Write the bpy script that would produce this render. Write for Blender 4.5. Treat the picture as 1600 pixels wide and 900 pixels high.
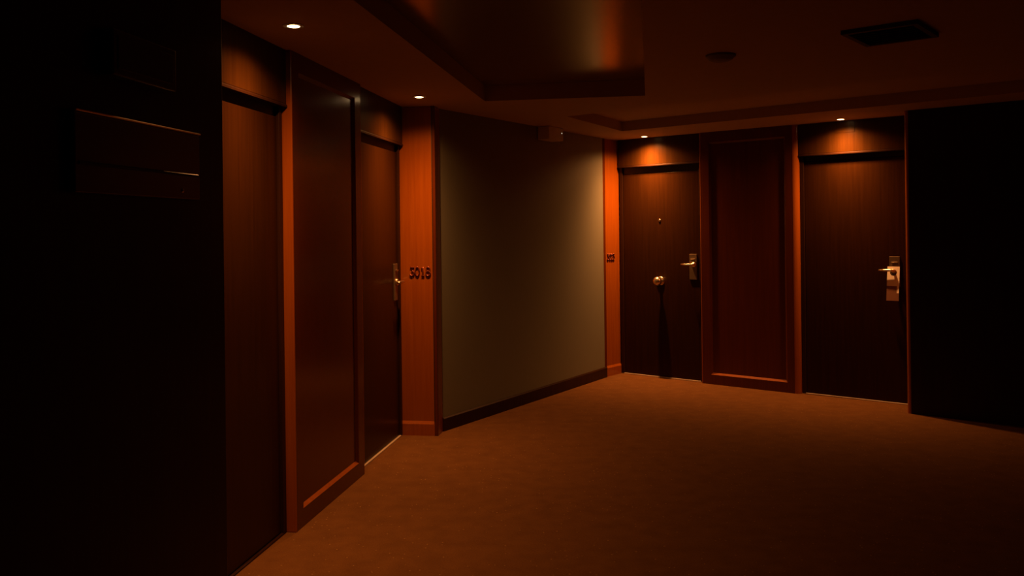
import bpy, bmesh, math, random
from mathutils import Vector, Matrix, geometry

for o in list(bpy.data.objects):
    bpy.data.objects.remove(o)
scn = bpy.context.scene
C = scn.collection
random.seed(4)

# ------------------------------------------------------------------ camera
cam = bpy.data.cameras.new('camera')
cam_o = bpy.data.objects.new('camera', cam)
C.objects.link(cam_o)
cam.sensor_width = 36.0
cam.lens = 36.0 * 1370.0 / 1600.0
cam.shift_y = -91.2 / 1600.0
cam.clip_start = 0.05
cam_o.matrix_world = Matrix.Translation((0, 0, 1.5247)) @ Matrix.Rotation(math.pi / 2, 4, 'X') @ Matrix.Rotation(-0.01174, 4, 'Z')
scn.camera = cam_o

# ------------------------------------------------------------------ world, exposure
w = bpy.data.worlds.new('dark_world')
scn.world = w
w.use_nodes = True
w.node_tree.nodes['Background'].inputs[0].default_value = (0, 0, 0, 1)
w.node_tree.nodes['Background'].inputs[1].default_value = 0.0
scn.view_settings.view_transform = 'Standard'
scn.view_settings.look = 'None'
scn.view_settings.gamma = 1.0
scn.view_settings.use_curve_mapping = False
scn.view_settings.exposure = 0.0

LAMP_COLOR = (1.0, 0.37, 0.10)
LAMP_WATTS = {'door_1': 2.1, 'door_2': 2.35, 'door_3': 4.2, 'door_4': 2.4}
CEIL = 2.45

# photometric profile of a reflector lamp: a medium beam with a wider weak spill, cut off by the recess
angs = [2.5 * k for k in range(37)]


def candela(t):
    c = math.exp(-0.5 * (t / 23.0) ** 2) + 0.09 * math.exp(-0.5 * (t / 40.0) ** 2)
    x = min(1.0, max(0.0, (80.0 - t) / 16.0))
    return 1000.0 * c * x * x * (3 - 2 * x)


BEAM = bpy.data.texts.new('reflector_beam')
BEAM.write('IESNA:LM-63-1995\nTILT=NONE\n1 1000 1 %d 1 1 2 0 0 0\n1 1 20\n%s\n0\n%s\n' % (
    len(angs), ' '.join('%.1f' % t for t in angs), ' '.join('%.2f' % candela(t) for t in angs)))

# ------------------------------------------------------------------ wall frames: x to the viewer's right, y into the wall, z up
PHI = {'left': math.radians(8.922), 'middle': math.radians(32.453), 'right': math.radians(129.438), 'world': math.radians(90)}


def rot(fr):
    return math.pi / 2 - PHI[fr]


def pt(fr, s, y, z=0.0):
    p = PHI[fr]
    return Vector((math.sin(p) * s - math.cos(p) * y, math.cos(p) * s + math.sin(p) * y, z))


# ------------------------------------------------------------------ materials
def new_mat(name):
    m = bpy.data.materials.new(name)
    m.use_nodes = True
    return m, m.node_tree.nodes, m.node_tree.links, m.node_tree.nodes['Principled BSDF']


def plain(name, col, rough=0.5, metal=0.0, noise=0.12, scale=40.0, bump=0.0, spec=0.5):
    m, n, l, b = new_mat(name)
    tc = n.new('ShaderNodeTexCoord')
    nz = n.new('ShaderNodeTexNoise')
    nz.inputs['Scale'].default_value = scale
    nz.inputs['Detail'].default_value = 4
    l.new(tc.outputs['Object'], nz.inputs['Vector'])
    mx = n.new('ShaderNodeMixRGB')
    mx.inputs[1].default_value = tuple(c * (1 - noise) for c in col) + (1,)
    mx.inputs[2].default_value = tuple(min(1, c * (1 + noise)) for c in col) + (1,)
    l.new(nz.outputs['Fac'], mx.inputs[0])
    l.new(mx.outputs[0], b.inputs['Base Color'])
    b.inputs['Roughness'].default_value = rough
    b.inputs['Metallic'].default_value = metal
    b.inputs['Specular IOR Level'].default_value = spec
    if bump:
        bp = n.new('ShaderNodeBump')
        bp.inputs['Strength'].default_value = bump
        bp.inputs['Distance'].default_value = 0.002
        l.new(nz.outputs['Fac'], bp.inputs['Height'])
        l.new(bp.outputs[0], b.inputs['Normal'])
    return m


def wood(name, dark, light, rough=0.33, spec=0.5, coat=0.0):
    m, n, l, b = new_mat(name)
    tc = n.new('ShaderNodeTexCoord')
    mp = n.new('ShaderNodeMapping')
    mp.inputs['Scale'].default_value = (28, 28, 1.1)
    l.new(tc.outputs['Object'], mp.inputs['Vector'])
    nz = n.new('ShaderNodeTexNoise')
    nz.inputs['Scale'].default_value = 1.6
    nz.inputs['Detail'].default_value = 6
    nz.inputs['Roughness'].default_value = 0.6
    l.new(mp.outputs[0], nz.inputs['Vector'])
    rp = n.new('ShaderNodeValToRGB')
    rp.color_ramp.elements[0].position = 0.3
    rp.color_ramp.elements[0].color = dark + (1,)
    rp.color_ramp.elements[1].position = 0.72
    rp.color_ramp.elements[1].color = light + (1,)
    l.new(nz.outputs['Fac'], rp.inputs[0])
    l.new(rp.outputs[0], b.inputs['Base Color'])
    b.inputs['Roughness'].default_value = rough
    b.inputs['Specular IOR Level'].default_value = spec
    b.inputs['Coat Weight'].default_value = coat
    b.inputs['Coat Roughness'].default_value = 0.2
    return m


def carpet():
    m, n, l, b = new_mat('carpet')
    tc = n.new('ShaderNodeTexCoord')
    big = n.new('ShaderNodeTexNoise')
    big.inputs['Scale'].default_value = 9
    big.inputs['Detail'].default_value = 5
    fine = n.new('ShaderNodeTexNoise')
    fine.inputs['Scale'].default_value = 150
    fine.inputs['Detail'].default_value = 3
    vo = n.new('ShaderNodeTexVoronoi')
    vo.inputs['Scale'].default_value = 42
    for t in (big, fine, vo):
        l.new(tc.outputs['Object'], t.inputs['Vector'])
    r1 = n.new('ShaderNodeValToRGB')
    r1.color_ramp.elements[0].position = 0.32
    r1.color_ramp.elements[0].color = (0.108, 0.046, 0.0120, 1)
    r1.color_ramp.elements[1].position = 0.7
    r1.color_ramp.elements[1].color = (0.172, 0.076, 0.0205, 1)
    ad = n.new('ShaderNodeMath')
    ad.operation = 'MULTIPLY_ADD'
    ad.inputs[1].default_value = 0.55
    l.new(fine.outputs['Fac'], ad.inputs[0])
    m2 = n.new('ShaderNodeMath')
    m2.operation = 'MULTIPLY'
    m2.inputs[1].default_value = 0.45
    l.new(big.outputs['Fac'], m2.inputs[0])
    l.new(m2.outputs[0], ad.inputs[2])
    l.new(ad.outputs[0], r1.inputs[0])
    # pale stray tufts
    r2 = n.new('ShaderNodeValToRGB')
    r2.color_ramp.elements[0].position = 0.10
    r2.color_ramp.elements[0].color = (1, 1, 1, 1)
    r2.color_ramp.elements[1].position = 0.20
    r2.color_ramp.elements[1].color = (0, 0, 0, 1)
    l.new(vo.outputs['Distance'], r2.inputs[0])
    gate = n.new('ShaderNodeMath')
    gate.operation = 'GREATER_THAN'
    gate.inputs[1].default_value = 0.80
    sep = n.new('ShaderNodeSeparateColor')
    l.new(vo.outputs['Color'], sep.inputs[0])
    l.new(sep.outputs[0], gate.inputs[0])
    mu = n.new('ShaderNodeMath')
    mu.operation = 'MULTIPLY'
    l.new(r2.outputs[0], mu.inputs[0])
    l.new(gate.outputs[0], mu.inputs[1])
    mx = n.new('ShaderNodeMixRGB')
    mx.inputs[2].default_value = (0.30, 0.165, 0.065, 1)
    l.new(mu.outputs[0], mx.inputs[0])
    l.new(r1.outputs[0], mx.inputs[1])
    l.new(mx.outputs[0], b.inputs['Base Color'])
    b.inputs['Roughness'].default_value = 0.95
    b.inputs['Specular IOR Level'].default_value = 0.1
    bp = n.new('ShaderNodeBump')
    bp.inputs['Strength'].default_value = 0.5
    bp.inputs['Distance'].default_value = 0.004
    l.new(ad.outputs[0], bp.inputs['Height'])
    l.new(bp.outputs[0], b.inputs['Normal'])
    return m


def wallpaper():
    m, n, l, b = new_mat('green_wallpaper')
    tc = n.new('ShaderNodeTexCoord')
    mp = n.new('ShaderNodeMapping')
    mp.inputs['Scale'].default_value = (70, 70, 3)
    l.new(tc.outputs['Object'], mp.inputs['Vector'])
    nz = n.new('ShaderNodeTexNoise')
    nz.inputs['Scale'].default_value = 2.0
    nz.inputs['Detail'].default_value = 4
    l.new(mp.outputs[0], nz.inputs['Vector'])
    mx = n.new('ShaderNodeMixRGB')
    mx.inputs[1].default_value = (0.176, 0.170, 0.126, 1)
    mx.inputs[2].default_value = (0.214, 0.206, 0.156, 1)
    l.new(nz.outputs['Fac'], mx.inputs[0])
    l.new(mx.outputs[0], b.inputs['Base Color'])
    b.inputs['Roughness'].default_value = 0.55
    b.inputs['Specular IOR Level'].default_value = 0.3
    bp = n.new('ShaderNodeBump')
    bp.inputs['Strength'].default_value = 0.25
    bp.inputs['Distance'].default_value = 0.002
    l.new(nz.outputs['Fac'], bp.inputs['Height'])
    l.new(bp.outputs[0], b.inputs['Normal'])
    return m


def glow(name, col, strength):
    m, n, l, b = new_mat(name)
    n.remove(b)
    e = n.new('ShaderNodeEmission')
    e.inputs[0].default_value = col + (1,)
    e.inputs[1].default_value = strength
    l.new(e.outputs[0], n['Material Output'].inputs[0])
    return m


def card_paper():
    """door hanger: pale card, printed darker from below the middle with a slanting edge"""
    m, n, l, b = new_mat('printed_card')
    tc = n.new('ShaderNodeTexCoord')
    sx = n.new('ShaderNodeSeparateXYZ')
    l.new(tc.outputs['Object'], sx.inputs[0])
    # the pale field reaches lower in a stripe along the right edge
    g = n.new('ShaderNodeMath')
    g.operation = 'GREATER_THAN'
    g.inputs[1].default_value = 0.032
    l.new(sx.outputs['X'], g.inputs[0])
    a = n.new('ShaderNodeMath')
    a.operation = 'MULTIPLY_ADD'
    a.inputs[1].default_value = 0.06
    l.new(g.outputs[0], a.inputs[0])
    l.new(sx.outputs['Z'], a.inputs[2])
    rp = n.new('ShaderNodeValToRGB')
    rp.color_ramp.interpolation = 'CONSTANT'
    rp.color_ramp.elements[0].position = 0.0
    rp.color_ramp.elements[0].color = (0.22, 0.10, 0.06, 1)
    rp.color_ramp.elements[1].position = 0.5
    rp.color_ramp.elements[1].color = (0.95, 0.88, 0.76, 1)
    sh = n.new('ShaderNodeMath')
    sh.operation = 'MULTIPLY_ADD'
    sh.inputs[1].default_value = 4.0
    sh.inputs[2].default_value = 0.5 - 4.0 * 0.125
    l.new(a.outputs[0], sh.inputs[0])
    l.new(sh.outputs[0], rp.inputs[0])
    l.new(rp.outputs[0], b.inputs['Base Color'])
    b.inputs['Roughness'].default_value = 0.5
    return m


M = {
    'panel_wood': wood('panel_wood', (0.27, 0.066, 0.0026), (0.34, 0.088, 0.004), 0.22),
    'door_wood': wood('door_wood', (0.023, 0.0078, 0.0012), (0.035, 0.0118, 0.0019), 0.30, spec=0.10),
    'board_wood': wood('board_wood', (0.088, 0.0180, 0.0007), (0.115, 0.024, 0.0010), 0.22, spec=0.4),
    'lit_door_wood': wood('lit_door_wood', (0.038, 0.0138, 0.0022), (0.056, 0.0205, 0.0032), 0.30, spec=0.10),  # door wood in a lighter copy, lamp light on the transoms painted in
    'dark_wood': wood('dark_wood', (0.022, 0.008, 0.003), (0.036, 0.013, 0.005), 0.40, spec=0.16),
    'black_paint': plain('black_paint', (0.012, 0.009, 0.007), 0.5, noise=0.1),
    'carpet': carpet(),
    'wallpaper': wallpaper(),
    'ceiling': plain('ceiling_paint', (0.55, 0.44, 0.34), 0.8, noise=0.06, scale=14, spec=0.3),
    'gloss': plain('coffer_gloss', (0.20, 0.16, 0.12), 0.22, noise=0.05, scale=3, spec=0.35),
    'brass': plain('brushed_metal', (0.80, 0.66, 0.48), 0.28, metal=1.0, noise=0.04, scale=90),
    'plate': plain('dull_metal', (0.22, 0.16, 0.11), 0.4, metal=0.7, noise=0.05, scale=90),
    'digit': plain('dark_bronze', (0.22, 0.05, 0.03), 0.3, metal=0.4, noise=0.1, scale=90),
    'white': plain('white_enamel', (0.7, 0.66, 0.6), 0.4, noise=0.03),
    'grille': plain('grille_black', (0.05, 0.042, 0.034), 0.6, noise=0.1),
    'sign_red': plain('red_lacquer', (0.05, 0.006, 0.004), 0.3, noise=0.1, scale=8),
    'detector': plain('grey_plastic', (0.22, 0.18, 0.14), 0.6, noise=0.05),
    'sign_dark': plain('dark_plastic', (0.020, 0.022, 0.020), 0.35, noise=0.1),
    'lamp': glow('lamp_face', (1.0, 0.62, 0.27), 14.0),
    'led': glow('small_led', (1.0, 0.85, 0.6), 0.8),
    'card': card_paper(),
    'threshold': plain('threshold_metal', (0.50, 0.40, 0.30), 0.55, noise=0.06, scale=60),
}


# ------------------------------------------------------------------ mesh helpers
def finish(bm, name, mat, parent=None, smooth=False):
    bmesh.ops.recalc_face_normals(bm, faces=bm.faces)
    me = bpy.data.meshes.new(name)
    bm.to_mesh(me)
    bm.free()
    if smooth:
        for p in me.polygons:
            p.use_smooth = True
    me.materials.append(M[mat] if isinstance(mat, str) else mat)
    o = bpy.data.objects.new(name, me)
    C.objects.link(o)
    if parent is not None:
        o.parent = parent
    return o


def add_box(bm, x0, x1, y0, y1, z0, z1, bev=0.0, seg=2):
    t = bmesh.new()
    vs = [t.verts.new((x, y, z)) for x in (x0, x1) for y in (y0, y1) for z in (z0, z1)]
    for f in ((0, 1, 3, 2), (4, 6, 7, 5), (0, 4, 5, 1), (2, 3, 7, 6), (0, 2, 6, 4), (1, 5, 7, 3)):
        t.faces.new([vs[i] for i in f])
    if bev:
        bmesh.ops.bevel(t, geom=list(t.edges), offset=bev, segments=seg, affect='EDGES', profile=0.5)
    merge(bm, t)


def merge(bm, t):
    me = bpy.data.meshes.new('tmp')
    t.to_mesh(me)
    t.free()
    bm.from_mesh(me)
    bpy.data.meshes.remove(me)


def add_prism(bm, prof, a, b, axis):
    """extrude a 2D profile along axis ('x': profile in y,z; 'z': profile in x,y)"""
    def v(p, t):
        return (t, p[0], p[1]) if axis == 'x' else (p[0], p[1], t) if axis == 'z' else (p[0], t, p[1])
    r0 = [bm.verts.new(v(p, a)) for p in prof]
    r1 = [bm.verts.new(v(p, b)) for p in prof]
    k = len(prof)
    for i in range(k):
        bm.faces.new((r0[i], r0[(i + 1) % k], r1[(i + 1) % k], r1[i]))
    bm.faces.new(r0)
    bm.faces.new(r1)


def add_lathe(bm, prof, centre, axis='z', seg=28):
    """prof: (radius, height) pairs; axis 'z' up or 'y' (height runs towards -y, out of the wall)"""
    rings = []
    for r, h in prof:
        ring = []
        for i in range(seg):
            a = 2 * math.pi * i / seg
            c, s = math.cos(a) * r, math.sin(a) * r
            p = (c, s, h) if axis == 'z' else (c, -h, s)
            ring.append(bm.verts.new(Vector(p) + Vector(centre)))
        rings.append(ring)
    for q in range(len(rings) - 1):
        for i in range(seg):
            j = (i + 1) % seg
            bm.faces.new((rings[q][i], rings[q][j], rings[q + 1][j], rings[q + 1][i]))
    if prof[0][0] > 1e-6:
        bm.faces.new(rings[0])
    if prof[-1][0] > 1e-6:
        bm.faces.new(rings[-1])
    bmesh.ops.remove_doubles(bm, verts=bm.verts, dist=1e-6)


def add_tube(bm, pts, rad, seg=12):
    rings = []
    for i, p in enumerate(pts):
        p = Vector(p)
        d = (Vector(pts[min(i + 1, len(pts) - 1)]) - Vector(pts[max(i - 1, 0)])).normalized()
        u = d.cross(Vector((0, 0, 1)))
        if u.length < 0.1:
            u = d.cross(Vector((1, 0, 0)))
        u.normalize()
        v = d.cross(u)
        r = rad[i] if isinstance(rad, (list, tuple)) else rad
        rings.append([bm.verts.new(p + (u * math.cos(2 * math.pi * k / seg) + v * math.sin(2 * math.pi * k / seg)) * r) for k in range(seg)])
    for q in range(len(rings) - 1):
        for k in range(seg):
            j = (k + 1) % seg
            bm.faces.new((rings[q][k], rings[q][j], rings[q + 1][j], rings[q + 1][k]))
    bm.faces.new(rings[0])
    bm.faces.new(rings[-1])


def box(name, dims, mat, parent=None, bev=0.0, seg=2):
    bm = bmesh.new()
    add_box(bm, *dims, bev=bev, seg=seg)
    return finish(bm, name, mat, parent)


def root(name, fr, s, y, z=0.0, **props):
    o = bpy.data.objects.new(name, None)
    o.empty_display_size = 0.1
    C.objects.link(o)
    o.location = pt(fr, s, y, z)
    o.rotation_euler = (0, 0, rot(fr))
    for k, v in props.items():
        o[k] = v
    return o


def put(o, fr, s, y, z=0.0, **props):
    o.location = pt(fr, s, y, z)
    o.rotation_euler = (0, 0, rot(fr))
    for k, v in props.items():
        o[k] = v
    return o


S = dict(kind='structure')

# ------------------------------------------------------------------ floor and ceiling
bm = bmesh.new()
add_box(bm, -3.2, 9.2, -3.4, 11.2, -0.12, 0.0)
put(finish(bm, 'floor', 'carpet'), 'world', 0, 0, 0, label='brown looped carpet covering the hall floor', category='floor', **S)

# two recessed trays in the ceiling, each with upright sides
tray_a = [pt('left', s, y) for s, y in ((6.20, 0.02), (6.20, 1.16), (1.2, 1.16), (1.2, 0.02))]
tray_b = [pt('right', s, y) for s, y in ((-4.488, 7.124), (0.9, 7.03), (0.9, 5.86), (-4.226, 5.86))]


def tray_poly(bm, loop, z0, z1, inset_thick=0.05):
    lo = [bm.verts.new((p.x, p.y, z0)) for p in loop]
    hi = [bm.verts.new((p.x, p.y, z1)) for p in loop]
    k = len(loop)
    for i in range(k):
        bm.faces.new((lo[i], lo[(i + 1) % k], hi[(i + 1) % k], hi[i]))


bm = bmesh.new()
outer = [Vector((-3.2, -3.4, 0)), Vector((9.2, -3.4, 0)), Vector((9.2, 11.2, 0)), Vector((-3.2, 11.2, 0))]
loops = [outer, tray_a, tray_b]
flat = [v for lp in loops for v in lp]
vs = [bm.verts.new((v.x, v.y, CEIL)) for v in flat]
for tri in geometry.tessellate_polygon(loops):
    bm.faces.new([vs[i] for i in tri])
tray_poly(bm, tray_a, CEIL, CEIL + 0.11)
tray_poly(bm, tray_b, CEIL, CEIL + 0.09)
bm.faces.new([bm.verts.new((p.x, p.y, CEIL + 0.09)) for p in tray_b])
bmesh.ops.remove_doubles(bm, verts=bm.verts, dist=1e-5)
ceil_o = put(finish(bm, 'ceiling', 'ceiling'), 'world', 0, 0, 0, label='dim painted hall ceiling with two shallow recessed trays', category='ceiling', **S)
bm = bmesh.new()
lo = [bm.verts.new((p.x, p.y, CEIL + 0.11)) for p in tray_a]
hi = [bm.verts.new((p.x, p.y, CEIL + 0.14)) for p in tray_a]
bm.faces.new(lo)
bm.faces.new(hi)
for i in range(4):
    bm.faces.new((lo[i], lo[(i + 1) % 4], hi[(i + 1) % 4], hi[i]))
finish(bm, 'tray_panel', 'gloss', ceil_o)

# ------------------------------------------------------------------ walls
NEAR_Y = 1.56
NEAR_S = 3.05
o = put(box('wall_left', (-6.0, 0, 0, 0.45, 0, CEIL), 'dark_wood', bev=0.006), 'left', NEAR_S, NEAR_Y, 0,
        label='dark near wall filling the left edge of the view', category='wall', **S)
o = put(box('wall_back_left', (0, 3.6, 0, 0.1, 0, CEIL), 'wallpaper'), 'left', 3.0, 1.96, 0,
        label='wall hidden behind the two left doors', category='wall', **S)
o = put(box('wall_middle', (0, 2.83, 0, 0.12, 0, CEIL), 'wallpaper'), 'middle', 5.30, 4.032, 0,
        label='green papered wall between the two lit wood pilasters', category='wall', **S)
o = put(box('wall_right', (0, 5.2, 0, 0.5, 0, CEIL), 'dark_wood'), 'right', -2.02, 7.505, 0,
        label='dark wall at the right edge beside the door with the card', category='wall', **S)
o = put(box('wall_back_right', (0, 3.2, 0, 0.1, 0, CEIL), 'wallpaper'), 'right', -5.1, 7.99, 0,
        label='wall hidden behind the two far doors', category='wall', **S)
o = put(box('wall_rear', (-2.0, 9.0, -0.1, 0, 0, CEIL), 'wallpaper'), 'world', 0, -3.0, 0,
        label='hall wall behind the camera', category='wall', **S)
o = put(box('wall_side', (0, 0.1, -3.0, 4.4, 0, CEIL), 'wallpaper'), 'world', 8.0, 0, 0,
        label='hall wall far to the right of the camera', category='wall', **S)


def baseboard(name, fr, s0, s1, y, label):
    bm = bmesh.new()
    add_prism(bm, [(0, 0), (0, 0.105), (-0.006, 0.105), (-0.016, 0.095), (-0.016, 0)], 0, s1 - s0, 'x')
    put(finish(bm, name, 'dark_wood'), fr, s0, y, 0, label=label, category='baseboard', **S)


baseboard('baseboard_middle', 'middle', 5.325, 8.105, 4.032, 'dark wooden baseboard under the green wall')
baseboard('baseboard_left', 'left', -2.9, 3.04, NEAR_Y, 'dark baseboard under the near left wall')


# ------------------------------------------------------------------ framed wood panels
def framed_panel(name, fr, s0, s1, y, y_back, label, stile_l=0.095, stile_r=0.11, rail_b=0.095, rail_t=0.10, corner=0.012, round_right=0.0, material='panel_wood'):
    """panel standing in wall frame fr from s0 to s1, front at y"""
    W = s1 - s0
    D = y_back - y
    r = root(name, fr, s0, y, 0, label=label, category='wall panel', **S)
    H = CEIL
    rec = 0.016

    LIT_W = 0.012
    bm = bmesh.new()
    add_box(bm, 0.0, LIT_W, 0, D, 0, H, bev=0.004)
    finish(bm, 'lit_edge', 'panel_wood', r)  # brighter wood than the fronts paints the lamp light on the panel edge
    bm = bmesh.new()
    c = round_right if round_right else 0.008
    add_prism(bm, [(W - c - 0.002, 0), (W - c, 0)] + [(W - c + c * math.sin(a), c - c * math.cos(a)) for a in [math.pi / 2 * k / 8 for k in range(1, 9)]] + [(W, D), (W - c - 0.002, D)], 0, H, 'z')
    finish(bm, 'lit_edge', 'panel_wood', r)  # right edge, same painted light
    RC = c + 0.002

    def stile(x0, x1):
        box('stile', (x0, x1, 0.0008, D, 0, H), 'board_wood', r)  # darker wood stands in for the weak grazing light on the fronts
    stile(LIT_W, stile_l)
    stile(W - stile_r, W - RC)
    box('bottom_rail', (stile_l, W - stile_r, 0.0008, D, 0, rail_b), 'board_wood', r)
    box('top_rail', (stile_l, W - stile_r, 0.0008, D, H - rail_t, H), 'board_wood', r)
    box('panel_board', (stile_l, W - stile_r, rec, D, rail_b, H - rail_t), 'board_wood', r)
    # sloping bead that closes the frame against the board
    q = 0.018
    x0, x1, z0, z1 = stile_l, W - stile_r, rail_b, H - rail_t
    for axis, prof, a, b in (
            ('x', [(0.001, z0), (rec, z0 + q), (rec, z0)], x0, x1),
            ('x', [(0.001, z1), (rec, z1 - q), (rec, z1)], x0, x1),
            ('z', [(x0, 0.001), (x0 + q, rec), (x0, rec)], z0, z1),
            ('z', [(x1, 0.001), (x1 - q, rec), (x1, rec)], z0, z1)):
        bm = bmesh.new()
        add_prism(bm, prof, a, b, axis)
        finish(bm, 'bead', material if (axis == 'x' and a is x0 and prof[0][1] == z0) else 'board_wood', r)  # only the bottom bead is brighter, its caught light put into the colour
    return r


framed_panel('trim_1', 'left', 4.222, 5.305, 1.787, 1.945, 'tall red wood wall panel between the two left doors')
framed_panel('trim_2', 'right', -4.028, -3.05, 7.797, 7.975, 'tall red wood wall panel between the two far doors', stile_r=0.115, round_right=0.045)


def pilaster(name, fr, s_face, y0, y1, depth, facing, label, edge=0.024):
    """number pilaster: block whose decorated face stands across the door wall.
    facing -1: face looks towards smaller s; +1: towards larger s"""
    r = root(name, fr, s_face, y0, 0, label=label, category='pilaster', **S)
    W = y1 - y0
    sg = facing
    bm = bmesh.new()
    xs = sorted((-sg * 0.012, -sg * depth))
    add_box(bm, xs[0], xs[1], 0, W, 0, CEIL, bev=0.003)
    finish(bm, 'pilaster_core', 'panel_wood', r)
    fx = sorted((0.0, -sg * 0.02))
    box('stile', (fx[0], fx[1], 0.0, edge, 0, CEIL), 'board_wood', r, bev=0.004)
    gx = sorted((-sg * 0.009, -sg * 0.014))
    box('groove', (gx[0], gx[1], edge + 0.0005, edge + 0.0060, 0.10, CEIL), 'black_paint', r)
    box('groove', (gx[0], gx[1], W - 0.0400, W - 0.0345, 0.10, CEIL), 'black_paint', r)
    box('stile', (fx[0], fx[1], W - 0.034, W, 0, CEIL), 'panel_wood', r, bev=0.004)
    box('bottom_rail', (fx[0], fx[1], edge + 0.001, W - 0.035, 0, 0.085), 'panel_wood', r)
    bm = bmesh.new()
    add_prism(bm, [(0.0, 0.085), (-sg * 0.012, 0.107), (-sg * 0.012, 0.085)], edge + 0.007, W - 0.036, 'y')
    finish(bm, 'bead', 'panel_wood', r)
    return r


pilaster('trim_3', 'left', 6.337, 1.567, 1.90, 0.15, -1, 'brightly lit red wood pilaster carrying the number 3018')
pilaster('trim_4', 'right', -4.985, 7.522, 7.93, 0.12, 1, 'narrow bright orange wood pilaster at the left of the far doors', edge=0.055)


r = root('trim_5', 'right', -2.056, 7.505, 0, label='narrow red wood corner post at the right of the door with the card', category='corner post', **S)
bm = bmesh.new()
q = 0.034
add_prism(bm, [(0.035, 0), (q, 0)] + [(q - q * math.sin(a), q - q * math.cos(a)) for a in [math.pi / 2 * k / 8 for k in range(1, 9)]] + [(0, 0.45), (0.035, 0.45)], 0, CEIL, 'z')
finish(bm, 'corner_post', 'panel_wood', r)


# ------------------------------------------------------------------ doors
def lever(name, parent, x, y, z, reach, plate):
    """lock plate, slot and lever handle on a door leaf; the leaf's front is y"""
    px0, px1, pz0, pz1 = plate
    p = box('lock_plate', (px0, px1, y - 0.010, y + 0.004, pz0, pz1), 'plate', parent, bev=0.003)
    box('card_slot', (px0 + 0.018, px1 - 0.018, y - 0.022, y - 0.006, pz1 - 0.055, pz1 - 0.046), 'brass', parent, bev=0.002)
    bm = bmesh.new()
    add_lathe(bm, [(0.0, 0.0), (0.026, 0.0), (0.026, 0.012), (0.022, 0.018), (0.011, 0.020), (0.011, 0.060)], (x, y - 0.006, z), 'y')
    add_tube(bm, [(x + 0.010, y - 0.060, z), (x - 0.02, y - 0.063, z), (x - reach * 0.6, y - 0.063, z), (x - reach, y - 0.060, z)], [0.010, 0.0105, 0.0095, 0.009])
    finish(bm, 'handle', 'brass', parent, smooth=True)


def door(name, fr, s0, s1, y, y_trans, label, hang='right', lock=None, peep=None, knob=None, hatch=None, head=2.112, sill=True):
    """opening from s0 to s1, leaf front at y"""
    W = s1 - s0
    r = root(name, fr, s0, y, 0, label=label, category='door', **S)
    J = 0.038
    leaf = box('door_leaf', (J + 0.003, W - J - 0.003, 0, 0.045, 0.014, head - 0.004), 'door_wood', r, bev=0.002)
    bm = bmesh.new()
    add_box(bm, 0.001, J, -0.014, 0.07, 0, 2.16, bev=0.003)
    add_box(bm, W - J, W - 0.001, -0.014, 0.07, 0, 2.16, bev=0.003)
    finish(bm, 'door_frame', 'dark_wood', r)
    box('head_frame', (J, W - J, 0.008, 0.07, head, 2.16), 'black_paint', r)
    t = y_trans - y
    tr = box('transom_panel', (0.002, W - 0.002, t, 0.07, 2.178, CEIL), 'lit_door_wood', r)
    bm = bmesh.new()
    add_prism(bm, [(t, 2.174), (t - 0.006, 2.168), (t - 0.006, 2.158), (t, 2.158)], 0.002, W - 0.002, 'x')
    finish(bm, 'transom_bead', 'dark_wood', r)
    box('transom_soffit', (0.002, W - 0.002, t, 0.07, 2.160, 2.177), 'dark_wood', r)
    box('threshold', (0.001, W - 0.001, -0.014, 0.06, 0, 0.009), 'threshold' if sill else 'dark_wood', r, bev=0.002)
    if lock:
        lever('handle', leaf, *lock)
    if peep:
        bm = bmesh.new()
        add_lathe(bm, [(0.0, -0.004), (0.014, -0.004), (0.014, 0.004), (0.010, 0.007), (0.006, 0.007), (0.005, 0.004), (0.0, 0.004)], (peep[0], 0, peep[1]), 'y', 20)
        finish(bm, 'peephole', 'brass', leaf, smooth=False)
    if knob:
        bm = bmesh.new()
        add_lathe(bm, [(0.0, -0.003), (0.045, -0.003), (0.045, 0.006), (0.036, 0.011), (0.016, 0.014), (0.014, 0.030)] +
                  [(0.046 * math.sin(a), 0.066 - 0.042 * math.cos(a)) for a in [math.pi * (0.12 + 0.88 * k / 12) for k in range(13)]], (knob[0], 0, knob[1]), 'y', 32)
        finish(bm, 'centre_knob', 'brass', leaf, smooth=True)
    if hatch:
        box('access_hatch', (hatch[0], hatch[1], t - 0.003, t + 0.002, hatch[2], hatch[3]), 'lit_door_wood', tr, bev=0.001)
    return r


YL, YR = 1.852, 7.859
door('door_1', 'left', 3.06, 4.222, YL, 1.815, 'dark wooden door nearest on the left with a lit transom', sill=False)
door('door_2', 'left', 5.305, 6.337, YL, 1.815, 'dark wooden door beside the pilaster with number 3018',
     lock=(0.925, 0.0, 1.150, 0.115, (0.882, 0.962, 1.015, 1.285)), peep=None)
door('door_3', 'right', -4.985, -4.028, YR, 7.822, 'dark wooden door with a round metal knob at its centre',
     lock=(0.855, 0.0, 1.158, 0.115, (0.806, 0.888, 1.008, 1.262)), peep=(0.472, 1.603), knob=(0.474, 0.985), head=2.090)
door('door_4', 'right', -3.05, -2.057, YR, 7.822, 'dark wooden door at the right with a card hung on its lever',
     lock=(0.815, 0.0, 1.140, 0.115, (0.772, 0.858, 1.000, 1.258)), hatch=(0.34, 0.505, 2.345, 2.44))

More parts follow.
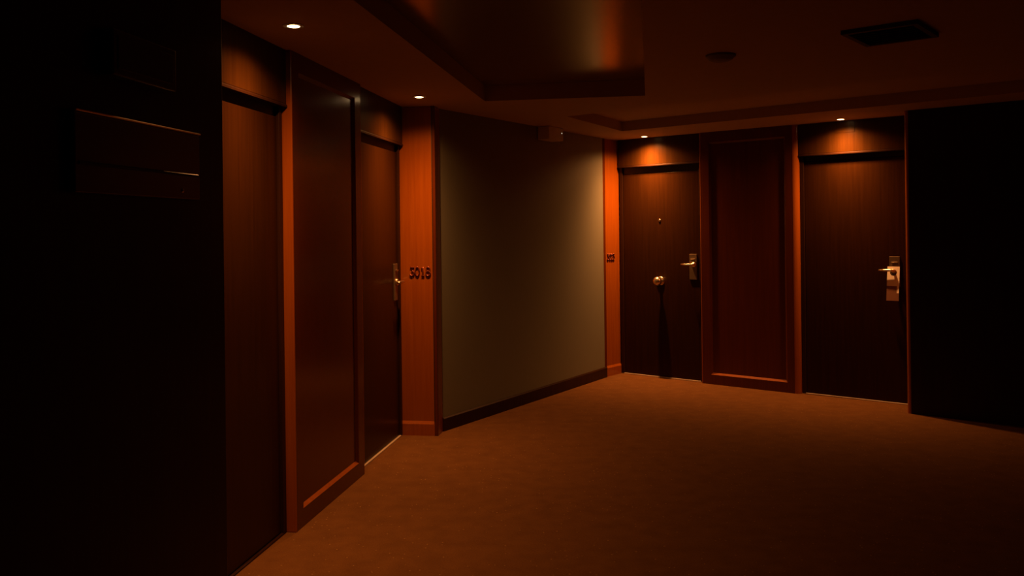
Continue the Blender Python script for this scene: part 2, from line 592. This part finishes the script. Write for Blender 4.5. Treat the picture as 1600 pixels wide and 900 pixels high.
# ------------------------------------------------------------------ door hanger on the lever of the right door
bm = bmesh.new()
cx, hz, hr = 0.0, 0.240, 0.028
x0, x1, z0, z1 = -0.050, 0.050, 0.0, 0.292
N = 32
ring_f, ring_b = [], []
outer_f, outer_b = [], []
TH = 0.0014
for i in range(N):
    a = 2 * math.pi * i / N
    c, s = math.cos(a), math.sin(a)
    ring_f.append(bm.verts.new((cx + hr * c, 0, hz + hr * s)))
    ring_b.append(bm.verts.new((cx + hr * c, TH, hz + hr * s)))
    k = min((x1 - cx) / c if c > 1e-6 else (x0 - cx) / c if c < -1e-6 else 9, (z1 - hz) / s if s > 1e-6 else (z0 - hz) / s if s < -1e-6 else 9)
    outer_f.append((cx + k * c, hz + k * s))
corner = [(x1, z1), (x0, z1), (x0, z0), (x1, z0)]
for cxy in corner:   # snap the nearest outline points onto the corners
    j = min(range(N), key=lambda q: (outer_f[q][0] - cxy[0]) ** 2 + (outer_f[q][1] - cxy[1]) ** 2)
    outer_f[j] = cxy
of = [bm.verts.new((p[0], 0, p[1])) for p in outer_f]
ob = [bm.verts.new((p[0], TH, p[1])) for p in outer_f]
for i in range(N):
    j = (i + 1) % N
    bm.faces.new((ring_f[i], ring_f[j], of[j], of[i]))
    bm.faces.new((ring_b[j], ring_b[i], ob[i], ob[j]))
    bm.faces.new((of[i], of[j], ob[j], ob[i]))
    bm.faces.new((ring_f[j], ring_f[i], ring_b[i], ring_b[j]))
hanger = put(finish(bm, 'door_hanger', 'card'), 'right', -2.237, YR - 0.074, 0.884,
    label='pale card hung by its round hole on the lever of the right door', category='door hanger')
hanger.rotation_euler = (math.radians(-9), 0, rot('right'))


# ------------------------------------------------------------------ room numbers in raised metal figures
def glyph_paths(ch):
    def arc(cx, cz, rx, rz, a0, a1, n=14):
        return [(cx + rx * math.cos(math.radians(a0 + (a1 - a0) * k / n)), cz + rz * math.sin(math.radians(a0 + (a1 - a0) * k / n))) for k in range(n + 1)]
    if ch == '3':
        return [[(-0.20, 0.93), (0.20, 0.93), (-0.02, 0.56)] + arc(-0.02, 0.31, 0.25, 0.25, 80, -150)]
    if ch == '0':
        return [arc(0, 0.5, 0.22, 0.45, 90, 450, 28)]
    if ch == '1':
        return [[(-0.13, 0.78), (0.02, 0.94), (0.02, 0.06)], [(-0.14, 0.06), (0.18, 0.06)]]
    if ch == '8':
        return [arc(0, 0.73, 0.19, 0.21, 270, 630, 22), arc(0, 0.29, 0.24, 0.24, 90, 450, 24)]
    if ch == '2':
        return [arc(0, 0.70, 0.21, 0.24, 165, -30) + [(-0.22, 0.06), (0.24, 0.06)]]
    return []


def number(text, label, fr, s, y, z, ang, height, pitch):
    r = root('room_number', fr, s, y, z, label=label, category='number')
    r.rotation_euler = (0, 0, rot(fr) + ang)
    for i, ch in enumerate(text):
        bm = bmesh.new()
        ox = (i - (len(text) - 1) / 2) * pitch
        for path in glyph_paths(ch):
            P = [(ox + px * height * 0.95, -0.0055, (pz - 0.5) * height) for px, pz in path]
            add_tube(bm, P, height * 0.070, 8)
        finish(bm, 'figure', 'digit', r, smooth=True)
    return r


# the pilaster faces look towards -s (left wall) and +s (right wall)
number('3018', 'dark raised metal room number 3018 on the lit pilaster', 'left', 6.349, 1.693, 1.222, -math.pi / 2, 0.072, 0.041)
number('3023', 'small dark room number on the narrow pilaster left of far doors', 'right', -4.997, 7.680, 1.230, math.pi / 2, 0.068, 0.036)


# ------------------------------------------------------------------ recessed ceiling lamps, each with its own light
def downlight(fr, s, y, key, label):
    r = root('downlight', fr, s, y, CEIL, label=label, category='ceiling light', group='recessed lamps over the doors')
    bm = bmesh.new()
    add_lathe(bm, [(0.036, -0.004), (0.048, -0.004), (0.050, -0.001), (0.050, 0.000), (0.036, 0.000)], (0, 0, 0), 'z', 32)
    finish(bm, 'trim_ring', 'white', r, smooth=False)
    bm = bmesh.new()
    add_lathe(bm, [(0.0, -0.0075), (0.014, -0.007), (0.026, -0.005), (0.0355, -0.0005), (0.0355, 0.0)], (0, 0, 0), 'z', 32)
    finish(bm, 'lamp_lens', 'lamp', r, smooth=True)
    ld = bpy.data.lights.new('lamp_light', 'POINT')
    ld.energy = LAMP_WATTS[key]
    ld.color = LAMP_COLOR
    ld.shadow_soft_size = 0.025
    ld.use_nodes = True
    nt = ld.node_tree
    ies = nt.nodes.new('ShaderNodeTexIES')
    ies.mode = 'INTERNAL'
    ies.ies = BEAM
    nt.links.new(ies.outputs['Fac'], nt.nodes['Emission'].inputs['Strength'])
    lo_ = bpy.data.objects.new('lamp_light', ld)
    C.objects.link(lo_)
    lo_.parent = r
    lo_.location = (0, 0, -0.045)
    return r


downlight('left', 3.729, 1.565, 'door_1', 'bright recessed lamp above the near left door, largest of four')
downlight('left', 5.881, 1.561, 'door_2', 'bright recessed lamp in front of the 3018 pilaster')
downlight('right', -4.577, 7.683, 'door_3', 'small recessed lamp above the door with the round knob')
downlight('right', -2.62, 7.690, 'door_4', 'recessed lamp above the right door with the card')

# ------------------------------------------------------------------ emergency lamp box high on the green wall
r = root('emergency_light', 'middle', 6.92, 4.032, 2.33, label='small box unit under the ceiling on the green wall', category='emergency light')
box('housing', (-0.13, 0.13, -0.12, 0.0, 0.0, 0.118), 'white', r, bev=0.006)
bm = bmesh.new()
add_lathe(bm, [(0.0, -0.001), (0.005, -0.001), (0.005, 0.002), (0.0, 0.004)], (0.10, -0.120, 0.07), 'y', 12)
finish(bm, 'indicator_light', 'led', r)

# ------------------------------------------------------------------ dark grille and detector on the ceiling
r = root('ceiling_vent', 'right', -1.26, 4.40, CEIL - 0.02, label='dark rectangular air grille in the ceiling at upper right', category='vent')
bm = bmesh.new()
for a in ((-0.17, 0.17, -0.19, -0.165), (-0.17, 0.17, 0.165, 0.19), (-0.17, -0.145, -0.165, 0.165), (0.145, 0.17, -0.165, 0.165)):
    add_box(bm, a[0], a[1], a[2], a[3], 0, 0.02)
finish(bm, 'vent_frame', 'grille', r)
box('backing', (-0.145, 0.145, -0.165, 0.165, 0.016, 0.0195), 'grille', r)
for k in range(7):
    yy = -0.155 + 0.0475 * k
    bm = bmesh.new()
    add_prism(bm, [(yy, 0.002), (yy + 0.004, 0.002), (yy + 0.022, 0.015), (yy + 0.018, 0.015)], -0.144, 0.144, 'x')
    finish(bm, 'slat', 'grille', r)
bm = bmesh.new()
add_lathe(bm, [(0.0, -0.034), (0.045, -0.033), (0.062, -0.026), (0.074, -0.012), (0.080, -0.010), (0.080, 0.0)], (0, 0, 0), 'z', 28)
put(finish(bm, 'smoke_detector', 'detector', smooth=True), 'right', -2.12, 4.36, CEIL,
    label='small round dark detector on the ceiling above the far doors', category='detector')

# ------------------------------------------------------------------ two dark signs on the near left wall
r = root('wall_sign', 'left', 2.50, NEAR_Y, 1.64, label='wide dark red lacquered sign board on the near left wall', category='sign')
box('sign_board', (-0.335, 0.335, -0.022, 0, 0, 0.222), 'sign_red', r, bev=0.004)
box('edge_strip', (-0.335, 0.335, -0.028, 0, 0.2225, 0.2295), 'brass', r, bev=0.003)  # polished strip added to give the top edge a highlight
bm = bmesh.new()
add_prism(bm, [(-0.022, 0.078), (-0.027, 0.078), (-0.027, 0.084), (-0.022, 0.088)], -0.32, 0.32, 'x')
finish(bm, 'ledge', 'black_paint', r)
bm = bmesh.new()
add_lathe(bm, [(0.0, -0.001), (0.007, -0.001), (0.007, 0.002), (0.0, 0.005)], (0.22, -0.022, 0.028), 'y', 16)
finish(bm, 'fixing_stud', 'brass', r, smooth=True)
r = root('dark_sign_box', 'left', 2.48, NEAR_Y, 1.985, label='unlit black box sign high on the near left wall', category='sign')
box('housing', (-0.17, 0.17, -0.045, 0, 0, 0.135), 'sign_dark', r, bev=0.005)
box('face_panel', (-0.15, 0.15, -0.048, -0.040, 0.02, 0.115), 'black_paint', r, bev=0.002)
